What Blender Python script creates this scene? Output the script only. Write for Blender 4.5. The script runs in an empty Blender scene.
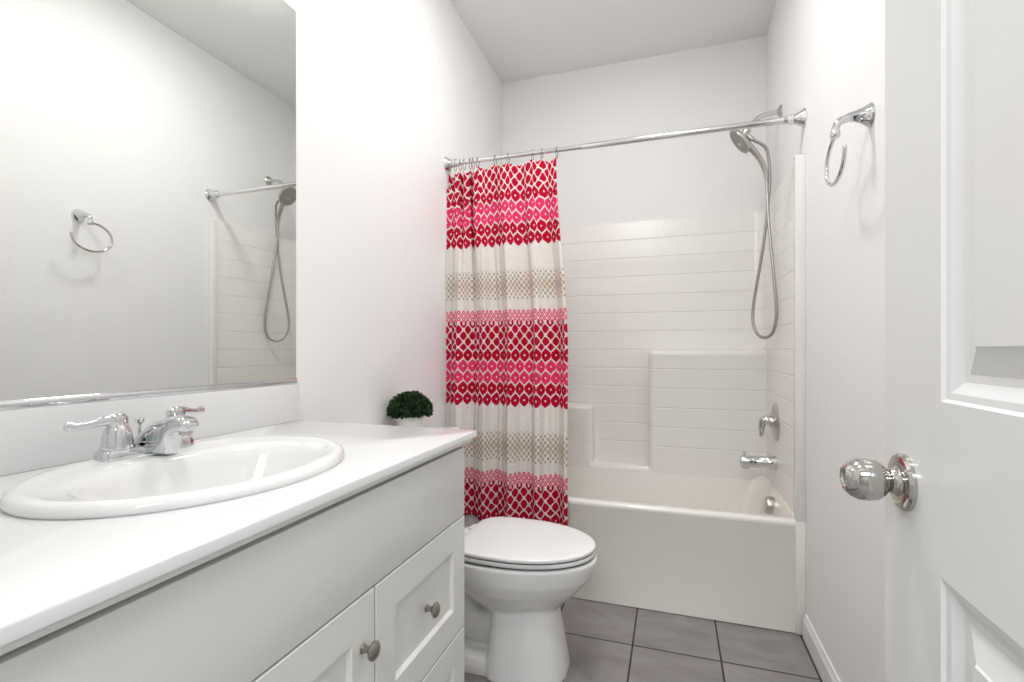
import bpy, bmesh, math, random
from mathutils import Vector, Matrix, noise

S = bpy.context.scene
PI = math.pi
R = math.radians

# ------------------------------------------------------------------ camera
cam_d = bpy.data.cameras.new('camera')
cam = bpy.data.objects.new('camera', cam_d)
S.collection.objects.link(cam)
cam.location = (1.0377, 0.0, 1.10)
cam.rotation_euler = (R(90), 0, 0.3173)
cam_d.sensor_width = 36.0
cam_d.lens = 488.1 / 1024 * 36.0
cam_d.shift_y = 8.68 / 1024
cam_d.clip_start = 0.02
S.camera = cam

# ------------------------------------------------------------------ world and exposure
w = bpy.data.worlds.new('world'); S.world = w; w.use_nodes = True
w.node_tree.nodes['Background'].inputs[0].default_value = (0.93, 0.97, 1.0, 1)
w.node_tree.nodes['Background'].inputs[1].default_value = 0.6
S.view_settings.view_transform = 'Standard'
S.view_settings.look = 'None'
S.view_settings.gamma = 1.0
S.view_settings.use_curve_mapping = False
S.view_settings.exposure = 0.14

LIGHT_MAIN = 5.6
LIGHT_SHOWER = 8.2
LIGHT_HALL = 40.0

def area(name, loc, size, power, col, rot=(0, 0, 0), shape='DISK', sy=None):
    d = bpy.data.lights.new(name, 'AREA'); d.shape = shape; d.size = size
    if sy: d.size_y = sy
    d.energy = power; d.color = col
    o = bpy.data.objects.new(name, d); S.collection.objects.link(o)
    o.location = loc; o.rotation_euler = rot
    return o
def bulb(name, loc, rad, power, col):
    d = bpy.data.lights.new(name, 'POINT'); d.shadow_soft_size = rad; d.energy = power; d.color = col
    o = bpy.data.objects.new(name, d); S.collection.objects.link(o); o.location = loc
    return o
area('ceiling_lamp_glow', (0.76, 0.62, 2.760), 0.28, LIGHT_MAIN, (1.0, 0.995, 0.98))
area('shower_lamp_glow', (0.76, 1.64, 2.760), 0.28, LIGHT_SHOWER, (1.0, 0.99, 0.975))
bulb('ceiling_lamp_glow', (0.76, 0.62, 2.715), 0.06, LIGHT_MAIN * 0.36, (1.0, 0.995, 0.98))
bulb('shower_lamp_glow', (0.76, 1.64, 2.715), 0.06, LIGHT_SHOWER * 0.40, (1.0, 0.99, 0.975))
area('hall_fill', (0.9, -1.0, 2.3), 1.0, LIGHT_HALL, (0.93, 0.97, 1.0), (0, 0, 0), 'RECTANGLE', 0.8)  # added unseen fill lamp in the hall; brightens the room through the doorway

# ------------------------------------------------------------------ materials
def nodes(name):
    m = bpy.data.materials.new(name); m.use_nodes = True
    nt = m.node_tree; b = nt.nodes['Principled BSDF']
    return m, nt, b

def mat(name, col, rough=0.5, metal=0.0, spec=0.5, coat=0.0, bump=None, vary=0.0, vscale=6.0, emit=None):
    """bump = (scale, strength, distance)"""
    m, nt, b = nodes(name)
    b.inputs['Base Color'].default_value = (*col, 1)
    b.inputs['Roughness'].default_value = rough
    b.inputs['Metallic'].default_value = metal
    b.inputs['Specular IOR Level'].default_value = spec
    b.inputs['Coat Weight'].default_value = coat
    b.inputs['Coat Roughness'].default_value = 0.05
    tc = nt.nodes.new('ShaderNodeTexCoord')
    if bump:
        n = nt.nodes.new('ShaderNodeTexNoise'); n.inputs['Scale'].default_value = bump[0]; n.inputs['Detail'].default_value = 2
        nt.links.new(tc.outputs['Object'], n.inputs['Vector'])
        bp = nt.nodes.new('ShaderNodeBump'); bp.inputs['Strength'].default_value = bump[1]; bp.inputs['Distance'].default_value = bump[2]
        nt.links.new(n.outputs[0], bp.inputs['Height']); nt.links.new(bp.outputs[0], b.inputs['Normal'])
    if vary:
        n = nt.nodes.new('ShaderNodeTexNoise'); n.inputs['Scale'].default_value = vscale; n.inputs['Detail'].default_value = 4
        nt.links.new(tc.outputs['Object'], n.inputs['Vector'])
        r = nt.nodes.new('ShaderNodeValToRGB')
        r.color_ramp.elements[0].position = 0.3; r.color_ramp.elements[1].position = 0.7
        r.color_ramp.elements[0].color = (*[c * (1 - vary) for c in col], 1)
        r.color_ramp.elements[1].color = (*[min(1, c * (1 + vary)) for c in col], 1)
        nt.links.new(n.outputs[0], r.inputs[0]); nt.links.new(r.outputs[0], b.inputs['Base Color'])
    if emit:
        b.inputs['Emission Color'].default_value = (*emit[0], 1); b.inputs['Emission Strength'].default_value = emit[1]
    return m

M = {}
M['wall'] = mat('orange_peel_wall_paint', (0.915, 0.913, 0.912), 0.5, spec=0.3, bump=(130, 0.6, 0.0014))
M['ceiling'] = mat('ceiling_paint', (0.92, 0.92, 0.915), 0.8, bump=(120, 0.3, 0.001))
M['door'] = mat('door_paint', (0.80, 0.81, 0.805), 0.32, vary=0.006)
M['trim'] = mat('trim_paint', (0.84, 0.835, 0.82), 0.35, vary=0.01)
M['cabinet'] = mat('cabinet_thermofoil', (0.82, 0.825, 0.80), 0.38, vary=0.006)
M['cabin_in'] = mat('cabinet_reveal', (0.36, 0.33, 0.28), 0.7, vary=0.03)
M['counter'] = mat('cultured_marble', (0.80, 0.805, 0.805), 0.2, coat=0.15, vary=0.008, vscale=3)
M['porcelain'] = mat('porcelain', (0.87, 0.872, 0.86), 0.07, coat=0.5, vary=0.004)
M['seat'] = mat('toilet_seat_plastic', (0.87, 0.875, 0.87), 0.16, vary=0.004)
M['tub'] = mat('tub_gelcoat', (0.90, 0.865, 0.815), 0.16, coat=0.2, vary=0.006)
M['apron'] = mat('tub_gelcoat_apron', (0.85, 0.84, 0.82), 0.2, coat=0.2, vary=0.006)
M['chrome'] = mat('chrome', (0.66, 0.67, 0.68), 0.06, metal=1.0, vary=0.01)
M['rod'] = mat('rod_chrome', (0.74, 0.74, 0.74), 0.16, metal=1.0, vary=0.01)
M['satin'] = mat('satin_nickel', (0.56, 0.54, 0.51), 0.28, metal=1.0, vary=0.02)
M['knob'] = mat('polished_nickel', (0.55, 0.53, 0.505), 0.07, metal=1.0, vary=0.01)
M['pewter'] = mat('cabinet_knob_pewter', (0.36, 0.34, 0.31), 0.22, metal=1.0, vary=0.03)
M['hose'] = mat('steel_hose', (0.42, 0.41, 0.39), 0.33, metal=1.0, vary=0.02)
M['spray'] = mat('spray_face', (0.33, 0.32, 0.31), 0.4, metal=0.6, vary=0.1, vscale=90)
M['rubber'] = mat('dark_gasket', (0.03, 0.03, 0.03), 0.6, vary=0.05)
M['mirror'] = mat('mirror_silver', (0.83, 0.845, 0.82), 0.0, metal=1.0, vary=0.001)
M['pot'] = mat('white_ceramic_pot', (0.84, 0.82, 0.80), 0.35, vary=0.02)
M['leaf'] = mat('boxwood_leaf', (0.016, 0.045, 0.010), 0.7, vary=0.6, vscale=60)
M['soil'] = mat('potting_soil', (0.05, 0.035, 0.025), 0.95, bump=(200, 1, 0.004))
M['wire'] = mat('dark_ring_wire', (0.25, 0.24, 0.24), 0.25, metal=1.0, vary=0.05)
M['lens'] = mat('lamp_lens', (0.9, 0.9, 0.9), 0.5, emit=((1.0, 0.98, 0.96), 4.0))
M['hallwall'] = mat('hall_wall_paint', (0.40, 0.385, 0.36), 0.6, bump=(150, 0.3, 0.001))
M['hallfloor'] = mat('hall_floor', (0.35, 0.33, 0.31), 0.7, vary=0.05)

def floor_material():
    m, nt, b = nodes('grey_porcelain_tile')
    N = nt.nodes.new; L = nt.links.new
    tc = N('ShaderNodeTexCoord'); mp = N('ShaderNodeMapping')
    mp.inputs['Location'].default_value = (-0.5922 + 0.305 * 4, -1.8665 + 0.305 * 10, 0)
    L(tc.outputs['Object'], mp.inputs[0])
    br = N('ShaderNodeTexBrick'); br.offset = 0.0; br.squash = 1.0
    br.inputs['Scale'].default_value = 1.0
    br.inputs['Brick Width'].default_value = 0.305; br.inputs['Row Height'].default_value = 0.305
    br.inputs['Mortar Size'].default_value = 0.0034; br.inputs['Mortar Smooth'].default_value = 0.1
    br.inputs['Color1'].default_value = (0, 0, 0, 1); br.inputs['Color2'].default_value = (1, 1, 1, 1)
    br.inputs['Mortar'].default_value = (0.5, 0.5, 0.5, 1)
    L(mp.outputs[0], br.inputs['Vector'])
    n1 = N('ShaderNodeTexNoise'); n1.inputs['Scale'].default_value = 5; n1.inputs['Detail'].default_value = 8; n1.inputs['Roughness'].default_value = 0.62; n1.inputs['Distortion'].default_value = 0.8
    add = N('ShaderNodeVectorMath'); add.operation = 'MULTIPLY_ADD'
    L(br.outputs['Color'], add.inputs[0]); add.inputs[1].default_value = (3, 3, 3); L(tc.outputs['Object'], add.inputs[2])
    mp2 = N('ShaderNodeMapping'); mp2.inputs['Scale'].default_value = (0.6, 1.5, 1); mp2.inputs['Rotation'].default_value = (0, 0, 0.6)
    L(add.outputs[0], mp2.inputs[0]); L(mp2.outputs[0], n1.inputs['Vector'])
    rp = N('ShaderNodeValToRGB')
    rp.color_ramp.elements[0].position = 0.3; rp.color_ramp.elements[0].color = (0.215, 0.195, 0.19, 1)
    rp.color_ramp.elements[1].position = 0.72; rp.color_ramp.elements[1].color = (0.35, 0.325, 0.315, 1)
    L(n1.outputs[0], rp.inputs[0])
    mx = N('ShaderNodeMix'); mx.data_type = 'RGBA'
    L(br.outputs['Fac'], mx.inputs[0]); L(rp.outputs[0], mx.inputs[6]); mx.inputs[7].default_value = (0.028, 0.026, 0.026, 1)
    L(mx.outputs[2], b.inputs['Base Color'])
    b.inputs['Roughness'].default_value = 0.45
    bp = N('ShaderNodeBump'); bp.invert = True; bp.inputs['Distance'].default_value = 0.002; bp.inputs['Strength'].default_value = 0.7
    L(br.outputs['Fac'], bp.inputs['Height']); L(bp.outputs[0], b.inputs['Normal'])
    return m
M['floor'] = floor_material()

def surround_material():
    """gel-coat with moulded tile joints, by height and by horizontal position"""
    m, nt, b = nodes('moulded_tile_gelcoat')
    N = nt.nodes.new; L = nt.links.new
    b.inputs['Base Color'].default_value = (0.90, 0.875, 0.845, 1)
    b.inputs['Roughness'].default_value = 0.34; b.inputs['Coat Weight'].default_value = 0.0
    uv = N('ShaderNodeUVMap'); uv.uv_map = 'UVMap'
    br = N('ShaderNodeTexBrick'); br.offset = 0.0
    br.inputs['Scale'].default_value = 1.0
    br.inputs['Brick Width'].default_value = 0.108; br.inputs['Row Height'].default_value = 0.108
    br.inputs['Mortar Size'].default_value = 0.0035; br.inputs['Mortar Smooth'].default_value = 1.0
    L(uv.outputs[0], br.inputs['Vector'])
    # horizontal joints deeper than the vertical ones
    sep = N('ShaderNodeSeparateXYZ'); L(uv.outputs[0], sep.inputs[0])
    def mth(op, a, c=None):
        n = N('ShaderNodeMath'); n.operation = op
        for i, v in enumerate((a, c)):
            if v is None: continue
            if isinstance(v, (int, float)): n.inputs[i].default_value = v
            else: L(v, n.inputs[i])
        return n.outputs[0]
    fy = mth('ABSOLUTE', mth('SUBTRACT', mth('FRACT', mth('DIVIDE', sep.outputs[1], 0.108)), 0.5))
    hy = mth('MULTIPLY', mth('MAXIMUM', mth('SUBTRACT', fy, 0.465), 0.0), 28.0)
    h = mth('ADD', mth('MULTIPLY', br.outputs['Fac'], 0.18), mth('MINIMUM', hy, 0.82))
    bp = N('ShaderNodeBump'); bp.invert = True; bp.inputs['Distance'].default_value = 0.0022; bp.inputs['Strength'].default_value = 0.8
    h = mth('MULTIPLY', h, mth('GREATER_THAN', sep.outputs[1], 0.50 - 1.100 + 0.108 * 20))
    L(h, bp.inputs['Height']); L(bp.outputs[0], b.inputs['Normal'])
    return m
M['surround'] = surround_material()

PXM = 0.004365            # metres of cloth per pixel of the pattern survey
def curtain_material():
    m, nt, b = nodes('ikat_curtain_cloth')
    N = nt.nodes.new; L = nt.links.new
    def mth(op, a, c=None, d=None):
        n = N('ShaderNodeMath'); n.operation = op
        for i, v in enumerate((a, c, d)):
            if v is None: continue
            if isinstance(v, (int, float)): n.inputs[i].default_value = v
            else: L(v, n.inputs[i])
        return n.outputs[0]
    def mix(f, a, c):
        n = N('ShaderNodeMix'); n.data_type = 'RGBA'
        L(f, n.inputs[0]) if not isinstance(f, (int, float)) else None
        for i, v in ((6, a), (7, c)):
            if isinstance(v, tuple): n.inputs[i].default_value = (*v, 1)
            else: L(v, n.inputs[i])
        return n.outputs[2]
    GT = lambda a, c: mth('GREATER_THAN', a, c)
    LT = lambda a, c: mth('LESS_THAN', a, c)
    uv = N('ShaderNodeUVMap'); uv.uv_map = 'UVMap'
    sep = N('ShaderNodeSeparateXYZ'); L(uv.outputs[0], sep.inputs[0])
    U = sep.outputs[0]; Z = sep.outputs[1]
    W = 0.050
    CREAM = (0.88, 0.83, 0.785); WHITE = (0.90, 0.78, 0.77); CRIM = (0.54, 0.003, 0.038); PINK = (0.84, 0.045, 0.155); BEIGE = (0.54, 0.43, 0.33)
    # distance below the pointed edge, in survey pixels, period 168.7
    D = mth('MULTIPLY', mth('FRACT', mth('DIVIDE', mth('SUBTRACT', 1.579, Z), 168.7 * PXM)), 168.7)
    cu = mth('COSINE', mth('MULTIPLY', U, 2 * PI / W))
    cu2 = mth('COSINE', mth('MULTIPLY', U, 4 * PI / W))
    p = 11.65
    # --- ogee rows
    def cell(du, c0):
        """hexagon-like ogee cell: centre phase du (in widths), first row centre c0, rows two pitches apart"""
        fx = mth('MULTIPLY', mth('ABSOLUTE', mth('SUBTRACT', mth('FRACT', mth('ADD', mth('DIVIDE', U, W), du + 0.5)), 0.5)), 2.0)
        fr = mth('SUBTRACT', mth('FRACT', mth('ADD', mth('DIVIDE', mth('SUBTRACT', D, c0), 2 * p), 20.5)), 0.5)
        fy = mth('MULTIPLY', mth('ABSOLUTE', fr), 2 * p / (0.667 * p))
        return mth('MAXIMUM', mth('ADD', mth('MULTIPLY', fx, 0.5), fy), fx), mth('MAXIMUM', mth('ADD', mth('MULTIPLY', fx, 0.66), fy), mth('MULTIPLY', mth('ADD', fx, mth('MULTIPLY', fy, 0.42)), 0.93))
    n1, w1 = cell(0.0, 115.5); n2, w2 = cell(0.5, 115.5 + p)
    pos = LT(n1, n2)
    pinkpos = LT(mth('ABSOLUTE', mth('SUBTRACT', D, 115.5 + 2 * p)), p)
    pinkneg = LT(mth('ABSOLUTE', mth('SUBTRACT', D, 115.5 + p)), p)
    npos = mth('SUBTRACT', 1.0, pos)
    pink = mth('ADD', mth('MULTIPLY', pos, pinkpos), mth('MULTIPLY', npos, pinkneg))
    col = mix(pink, CRIM, PINK)
    ww = mth('ADD', mth('MULTIPLY', pos, w1), mth('MULTIPLY', npos, w2))
    white = mth('MAXIMUM', GT(ww, 0.945), LT(ww, 0.17))
    col = mix(white, col, WHITE)
    tail = mth('MULTIPLY', npos, GT(D, 115.5 + 4 * p))
    ogee = mix(tail, col, CREAM)
    # --- zigzags
    zz = mth('ADD', cu, mth('COSINE', mth('MULTIPLY', mth('SUBTRACT', D, 101.3), PI / 6.5)))
    zig = mix(LT(mth('ABSOLUTE', zz), 0.38), CRIM, WHITE)
    dots = mth('MULTIPLY', LT(D, 86.0), GT(mth('ABSOLUTE', zz), 1.7))
    zig = mix(dots, zig, WHITE)
    # --- small pink diamonds
    g3 = mth('ADD', cu2, mth('COSINE', mth('MULTIPLY', mth('SUBTRACT', D, 70.0), PI / 3.6)))
    sp = mix(mth('MAXIMUM', LT(mth('ABSOLUTE', g3), 0.45), GT(mth('ABSOLUTE', g3), 1.75)), PINK, WHITE)
    sp = mix(mth('MULTIPLY', LT(g3, 0.0), LT(D, 70.0)), sp, CREAM)
    # --- beige lattice, thinner at its edges
    g4 = mth('ADD', cu2, mth('COSINE', mth('MULTIPLY', mth('SUBTRACT', D, 42.0), PI / 3.3)))
    edge = mth('MULTIPLY', mth('ABSOLUTE', mth('SUBTRACT', D, 42.0)), 0.055)
    thr = mth('ADD', 0.28, edge)
    bg = mix(LT(mth('ABSOLUTE', g4), mth('ADD', thr, 0.12)), BEIGE, CREAM)
    out = mix(GT(D, 26.0), CREAM, bg)
    out = mix(GT(D, 57.5), out, CREAM)
    out = mix(GT(D, 66.5), out, sp)
    out = mix(GT(D, 80.0), out, zig)
    out = mix(GT(D, 107.8), out, ogee)
    # weave streaks
    nz = N('ShaderNodeTexNoise'); nz.inputs['Scale'].default_value = 60; nz.inputs['Detail'].default_value = 3
    L(uv.outputs[0], nz.inputs['Vector'])
    hs = N('ShaderNodeHueSaturation'); L(out, hs.inputs['Color'])
    L(mth('ADD', 0.9, mth('MULTIPLY', nz.outputs[0], 0.2)), hs.inputs['Value'])
    L(hs.outputs[0], b.inputs['Base Color'])
    b.inputs['Roughness'].default_value = 0.8
    b.inputs['Specular IOR Level'].default_value = 0.15
    tr = N('ShaderNodeBsdfTranslucent'); L(hs.outputs[0], tr.inputs[0])
    ms = N('ShaderNodeMixShader'); ms.inputs[0].default_value = 0.18
    outn = nt.nodes['Material Output']
    L(b.outputs[0], ms.inputs[1]); L(tr.outputs[0], ms.inputs[2]); L(ms.outputs[0], outn.inputs[0])
    return m
M['curtain'] = curtain_material()

# ------------------------------------------------------------------ mesh helpers
def link(o):
    S.collection.objects.link(o); return o

def obj(name, bm, m, parent=None, smooth=True, angle=35):
    """link a bmesh (in world coordinates) as ONE mesh object, local to its parent"""
    base = Vector((0, 0, 0))
    p = parent
    while p is not None:
        base += p.location; p = p.parent
    bmesh.ops.recalc_face_normals(bm, faces=bm.faces)
    if smooth:
        for f in bm.faces: f.smooth = True
        for e in bm.edges:
            if len(e.link_faces) == 2 and e.calc_face_angle(0) > R(angle): e.smooth = False
    # origin at the middle of the bottom of the shape
    xs = [v.co for v in bm.verts]
    org = Vector(((min(c.x for c in xs) + max(c.x for c in xs)) / 2, (min(c.y for c in xs) + max(c.y for c in xs)) / 2, min(c.z for c in xs)))
    for v in bm.verts: v.co -= org
    me = bpy.data.meshes.new(name); bm.to_mesh(me); bm.free()
    me.materials.append(m)
    o = link(bpy.data.objects.new(name, me))
    o.location = org - base
    if parent: o.parent = parent
    return o

def thing(name, label, cat, loc, group=None):
    o = link(bpy.data.objects.new(name, None)); o.location = loc; o.empty_display_size = 0.05
    return tag(o, label, cat, group)

def tag(o, label, cat, group=None):
    o['label'] = label; o['category'] = cat
    if group: o['group'] = group
    return o

def struct(o):
    o['kind'] = 'structure'; return o

def add_box(bm, x0, x1, y0, y1, z0, z1, bevel=0.0, seg=2):
    t = bmesh.new()
    bmesh.ops.create_cube(t, size=1)
    for v in t.verts:
        v.co = Vector(((x0 + x1) / 2 + v.co.x * (x1 - x0), (y0 + y1) / 2 + v.co.y * (y1 - y0), (z0 + z1) / 2 + v.co.z * (z1 - z0)))
    if bevel: bmesh.ops.bevel(t, geom=t.edges[:] + t.verts[:], offset=bevel, segments=seg, affect='EDGES', profile=0.5)
    merge(bm, t)

def merge(bm, t, mtx=None):
    me = bpy.data.meshes.new('tmp'); t.to_mesh(me); t.free()
    if mtx: me.transform(mtx)
    bm.from_mesh(me); bpy.data.meshes.remove(me)

def box(*a, **k):
    bm = bmesh.new(); add_box(bm, *a, **k); return bm

def rings_to_mesh(bm, rings, close=True, cap0=True, cap1=True):
    vs = [[bm.verts.new(p) for p in r] for r in rings]
    n = len(vs[0])
    for a, b in zip(vs, vs[1:]):
        for i in range(n if close else n - 1):
            j = (i + 1) % n
            try: bm.faces.new((a[i], a[j], b[j], b[i]))
            except ValueError: pass
    if cap0 and close: bm.faces.new(vs[0][::-1])
    if cap1 and close: bm.faces.new(vs[-1])
    return vs

def frame(d):
    d = d.normalized()
    up = Vector((0, 0, 1)) if abs(d.z) < 0.9 else Vector((1, 0, 0))
    a = d.cross(up).normalized(); b = d.cross(a).normalized()
    return a, b

def add_lathe(bm, org, axis, prof, n=40, cap0=True, cap1=True):
    """prof: list of (distance along axis, radius)"""
    org = Vector(org); axis = Vector(axis).normalized(); a, b = frame(axis)
    rings = [[org + axis * h + (a * math.cos(2 * PI * i / n) + b * math.sin(2 * PI * i / n)) * max(r, 1e-5) for i in range(n)] for h, r in prof]
    rings_to_mesh(bm, rings, True, cap0, cap1)

def lathe(*a, **k):
    bm = bmesh.new(); add_lathe(bm, *a, **k); return bm

def catmull(pts, k=8, closed=False):
    P = [Vector(p) for p in pts]; out = []
    n = len(P)
    for i in range(n if closed else n - 1):
        if closed: p0, p1, p2, p3 = P[(i - 1) % n], P[i], P[(i + 1) % n], P[(i + 2) % n]
        else: p0, p1, p2, p3 = P[max(i - 1, 0)], P[i], P[i + 1], P[min(i + 2, n - 1)]
        for j in range(k):
            t = j / k
            out.append(0.5 * ((2 * p1) + (p2 - p0) * t + (2 * p0 - 5 * p1 + 4 * p2 - p3) * t * t + (3 * p1 - p0 - 3 * p2 + p3) * t ** 3))
    if not closed: out.append(P[-1])
    return out

def add_tube(bm, pts, rad, n=14, closed=False, flat=1.0, updir=None, cap=True):
    """rad: number or one per point; flat squashes the section along its second axis"""
    P = [Vector(p) for p in pts]; m = len(P)
    rr = rad if isinstance(rad, (list, tuple)) else [rad] * m
    d0 = (P[1] - P[0]).normalized()
    a, b = frame(d0)
    if updir is not None:
        b = Vector(updir); b = (b - d0 * b.dot(d0)).normalized(); a = b.cross(d0).normalized()
    rings = []
    for i in range(m):
        if closed: d = (P[(i + 1) % m] - P[i - 1]).normalized()
        else: d = (P[min(i + 1, m - 1)] - P[max(i - 1, 0)]).normalized()
        a = (a - d * a.dot(d)).normalized(); b = d.cross(a).normalized()
        fl = flat[i] if isinstance(flat, (list, tuple)) else flat
        rings.append([P[i] + a * math.cos(2 * PI * k / n) * rr[i] + b * math.sin(2 * PI * k / n) * rr[i] * fl for k in range(n)])
    if closed: rings.append(rings[0]); rings_to_mesh(bm, rings, True, False, False); bmesh.ops.remove_doubles(bm, verts=bm.verts, dist=1e-6)
    else: rings_to_mesh(bm, rings, True, cap, cap)

def tube(*a, **k):
    bm = bmesh.new(); add_tube(bm, *a, **k); return bm

def lerp_list(vals, k):
    out = []
    for a, b in zip(vals, vals[1:]):
        for j in range(k): out.append(a + (b - a) * j / k)
    return out + [vals[-1]]

def copy_tree(o, parent=None):
    c = o.copy(); S.collection.objects.link(c)
    if parent: c.parent = parent
    for ch in list(o.children): copy_tree(ch, c)
    return c

# ------------------------------------------------------------------ room shell
RW, RB, RH = 1.524, 2.964, 2.812
FY = 0.02            # room face of the front wall
struct(obj('floor', box(-0.1, RW + 0.1, FY - 0.12, RB + 0.1, -0.05, 0), M['floor'], smooth=False))
fo = bpy.data.objects['floor']; fo.data.transform(Matrix.Translation(fo.location)); fo.location = (0, 0, 0)
struct(obj('ceiling', box(-0.1, RW + 0.1, FY - 0.12, RB + 0.1, RH, RH + 0.05), M['ceiling'], smooth=False))
struct(obj('wall_left', box(-0.1, 0, FY, RB, 0, RH), M['wall'], smooth=False))
struct(obj('wall_right', box(RW, RW + 0.1, FY, RB, 0, RH), M['wall'], smooth=False))
struct(obj('wall_back', box(-0.1, RW + 0.1, RB, RB + 0.1, 0, RH), M['wall'], smooth=False))
bm = bmesh.new()
DX0, DX1, DH = 0.60, 1.352, 2.05
add_box(bm, -0.1, DX0, FY - 0.12, FY, 0, RH)
add_box(bm, DX1, RW + 0.1, FY - 0.12, FY, 0, RH)
add_box(bm, DX0, DX1, FY - 0.12, FY, DH, RH)
struct(obj('wall_front', bm, M['wall'], smooth=False))
# door casing on the room side
bm = bmesh.new()
add_box(bm, DX0 - 0.03, DX0 + 0.012, FY, FY + 0.012, 0, DH + 0.04, 0.003)
add_box(bm, DX1 - 0.008, DX1 + 0.05, FY, FY + 0.009, 0, DH + 0.04, 0.003)
add_box(bm, DX0 - 0.03, DX1 + 0.05, FY, FY + 0.012, DH, DH + 0.055, 0.003)
struct(obj('trim_1', bm, M['trim']))

def baseboard(name, pts, h=0.092, t=0.013):
    """moulded profile swept along a straight wall: pts = (x0,y0),(x1,y1), inward normal (nx,ny)"""
    (x0, y0), (x1, y1), (nx, ny) = pts
    prof = [(0, 0), (t, 0), (t, h - 0.022), (t * 0.8, h - 0.016), (t * 0.55, h - 0.008), (t * 0.45, h), (0, h)]
    rings = [[Vector((x + nx * o, y + ny * o, z)) for o, z in prof] for x, y in ((x0, y0), (x1, y1))]
    bm = bmesh.new(); rings_to_mesh(bm, rings)
    return struct(obj(name, bm, M['trim'], angle=20))
baseboard('baseboard_right', ((RW, 2.118), (RW, 0.05), (-1, 0)))
baseboard('baseboard_left', ((0, 1.12), (0, 2.12), (1, 0)))

# the hall outside the doorway
struct(obj('floor_hall', box(-0.6, 2.4, -1.9, FY - 0.12, -0.05, 0), M['hallfloor'], smooth=False))
struct(obj('wall_hall', box(-0.6, 2.4, -2.0, -1.9, 0, 2.5), M['hallwall'], smooth=False))
struct(obj('ceiling_hall', box(-0.6, 2.4, -2.0, FY - 0.12, 2.5, 2.55), M['ceiling'], smooth=False))

# ------------------------------------------------------------------ open door
def door_leaf():
    X0, X1, Y0, Y1, Z0, Z1 = 1.308, 1.343, 0.03, 0.776, 0.012, 2.04
    bm = bmesh.new()
    panels = [(0.173, 0.633, 0.22, 0.858), (0.173, 0.633, 1.045, 1.90)]
    ys = [Y0, 0.173, 0.633, Y1]; zs = [Z0, 0.22, 0.858, 1.045, 1.90, Z1]
    prof = [(0.0, 0.0), (0.003, 0.0035), (0.010, 0.0045), (0.016, 0.008), (0.022, 0.0105), (0.030, 0.011), (0.056, 0.0035), (0.058, 0.0015)]
    for side in (0, 1):
        xf = X0 if side == 0 else X1
        sg = 1 if side == 0 else -1
        for i in range(3):
            for j in range(5):
                y0, y1, z0, z1 = ys[i], ys[i + 1], zs[j], zs[j + 1]
                if (y0, y1, z0, z1) in panels:
                    rings = [[Vector((xf + sg * d, y0 + o, z0 + o)), Vector((xf + sg * d, y1 - o, z0 + o)), Vector((xf + sg * d, y1 - o, z1 - o)), Vector((xf + sg * d, y0 + o, z1 - o))] for o, d in prof]
                    rings_to_mesh(bm, rings, True, False, True)
                else:
                    bm.faces.new([bm.verts.new((xf, a, b)) for a, b in ((y0, z0), (y1, z0), (y1, z1), (y0, z1))])
    for a, b, c, d in (((X0, Y0, Z0), (X1, Y0, Z0), (X1, Y0, Z1), (X0, Y0, Z1)), ((X0, Y1, Z0), (X1, Y1, Z0), (X1, Y1, Z1), (X0, Y1, Z1)),
                       ((X0, Y0, Z0), (X1, Y0, Z0), (X1, Y1, Z0), (X0, Y1, Z0)), ((X0, Y0, Z1), (X1, Y0, Z1), (X1, Y1, Z1), (X0, Y1, Z1))):
        bm.faces.new([bm.verts.new(v) for v in (a, b, c, d)])
    bmesh.ops.remove_doubles(bm, verts=bm.verts, dist=1e-5)
    return bm
door = struct(obj('door_1', door_leaf(), M['door'], angle=12))
def door_knob(x, sg):
    KY, KZ = 0.718, 0.938
    k = obj('door_knob', lathe((x, KY, KZ), (-sg, 0, 0), [(0.006, 0.012), (0.016, 0.0125), (0.020, 0.0155), (0.024, 0.0205), (0.030, 0.0245), (0.040, 0.0262), (0.050, 0.0252), (0.058, 0.0215), (0.063, 0.0165), (0.0645, 0.0145), (0.0635, 0.0125), (0.0615, 0.0115), (0.0610, 0.0)], n=48, cap1=False), M['knob'], door)
    obj('rosette', lathe((x, KY, KZ), (-sg, 0, 0), [(0, 0.0345), (0.004, 0.0345), (0.007, 0.032), (0.0085, 0.026), (0.0085, 0.019), (0.011, 0.0165), (0.016, 0.0145), (0.016, 0.0)], n=48, cap1=False), M['knob'], k)
door_knob(1.308, 1); door_knob(1.343, -1)
for hz in (0.25, 1.02, 1.82):
    obj('hinge', lathe((1.350, 0.030, hz), (0, 0, 1), [(0, 0.004), (0.002, 0.006), (0.088, 0.006), (0.09, 0.004)], n=14), M['satin'], door)
bm = box(1.314, 1.337, 0.774, 0.7775, 0.905, 0.965, bevel=0.001)
obj('latch_plate', bm, M['satin'], door)

# ------------------------------------------------------------------ vanity cabinet
VX, VY0, VY1 = 0.525, 0.03, 1.121      # carcass front, ends
FX = 0.545                              # face of doors and drawers
van = thing('vanity_cabinet', 'grey-white bathroom vanity cabinet with slab false front, shaker door and drawers', 'cabinet', (0.27, 0.57, 0))
bm = bmesh.new()
add_box(bm, 0.002, 0.455, VY0, VY1, 0.0, 0.10)
add_box(bm, 0.002, VX, VY0 + 0.0, VY0 + 0.018, 0.10, 0.868)
add_box(bm, 0.002, VX, VY1 - 0.018, VY1, 0.10, 0.868)
add_box(bm, 0.002, VX, VY0 + 0.018, VY1 - 0.018, 0.10, 0.118)
add_box(bm, VX - 0.02, VX, VY0 + 0.018, VY1 - 0.018, 0.118, 0.80)
add_box(bm, 0.002, 0.01, VY0 + 0.018, VY1 - 0.018, 0.118, 0.868)
obj('carcass', bm, M['cabinet'], van, smooth=False)
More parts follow.
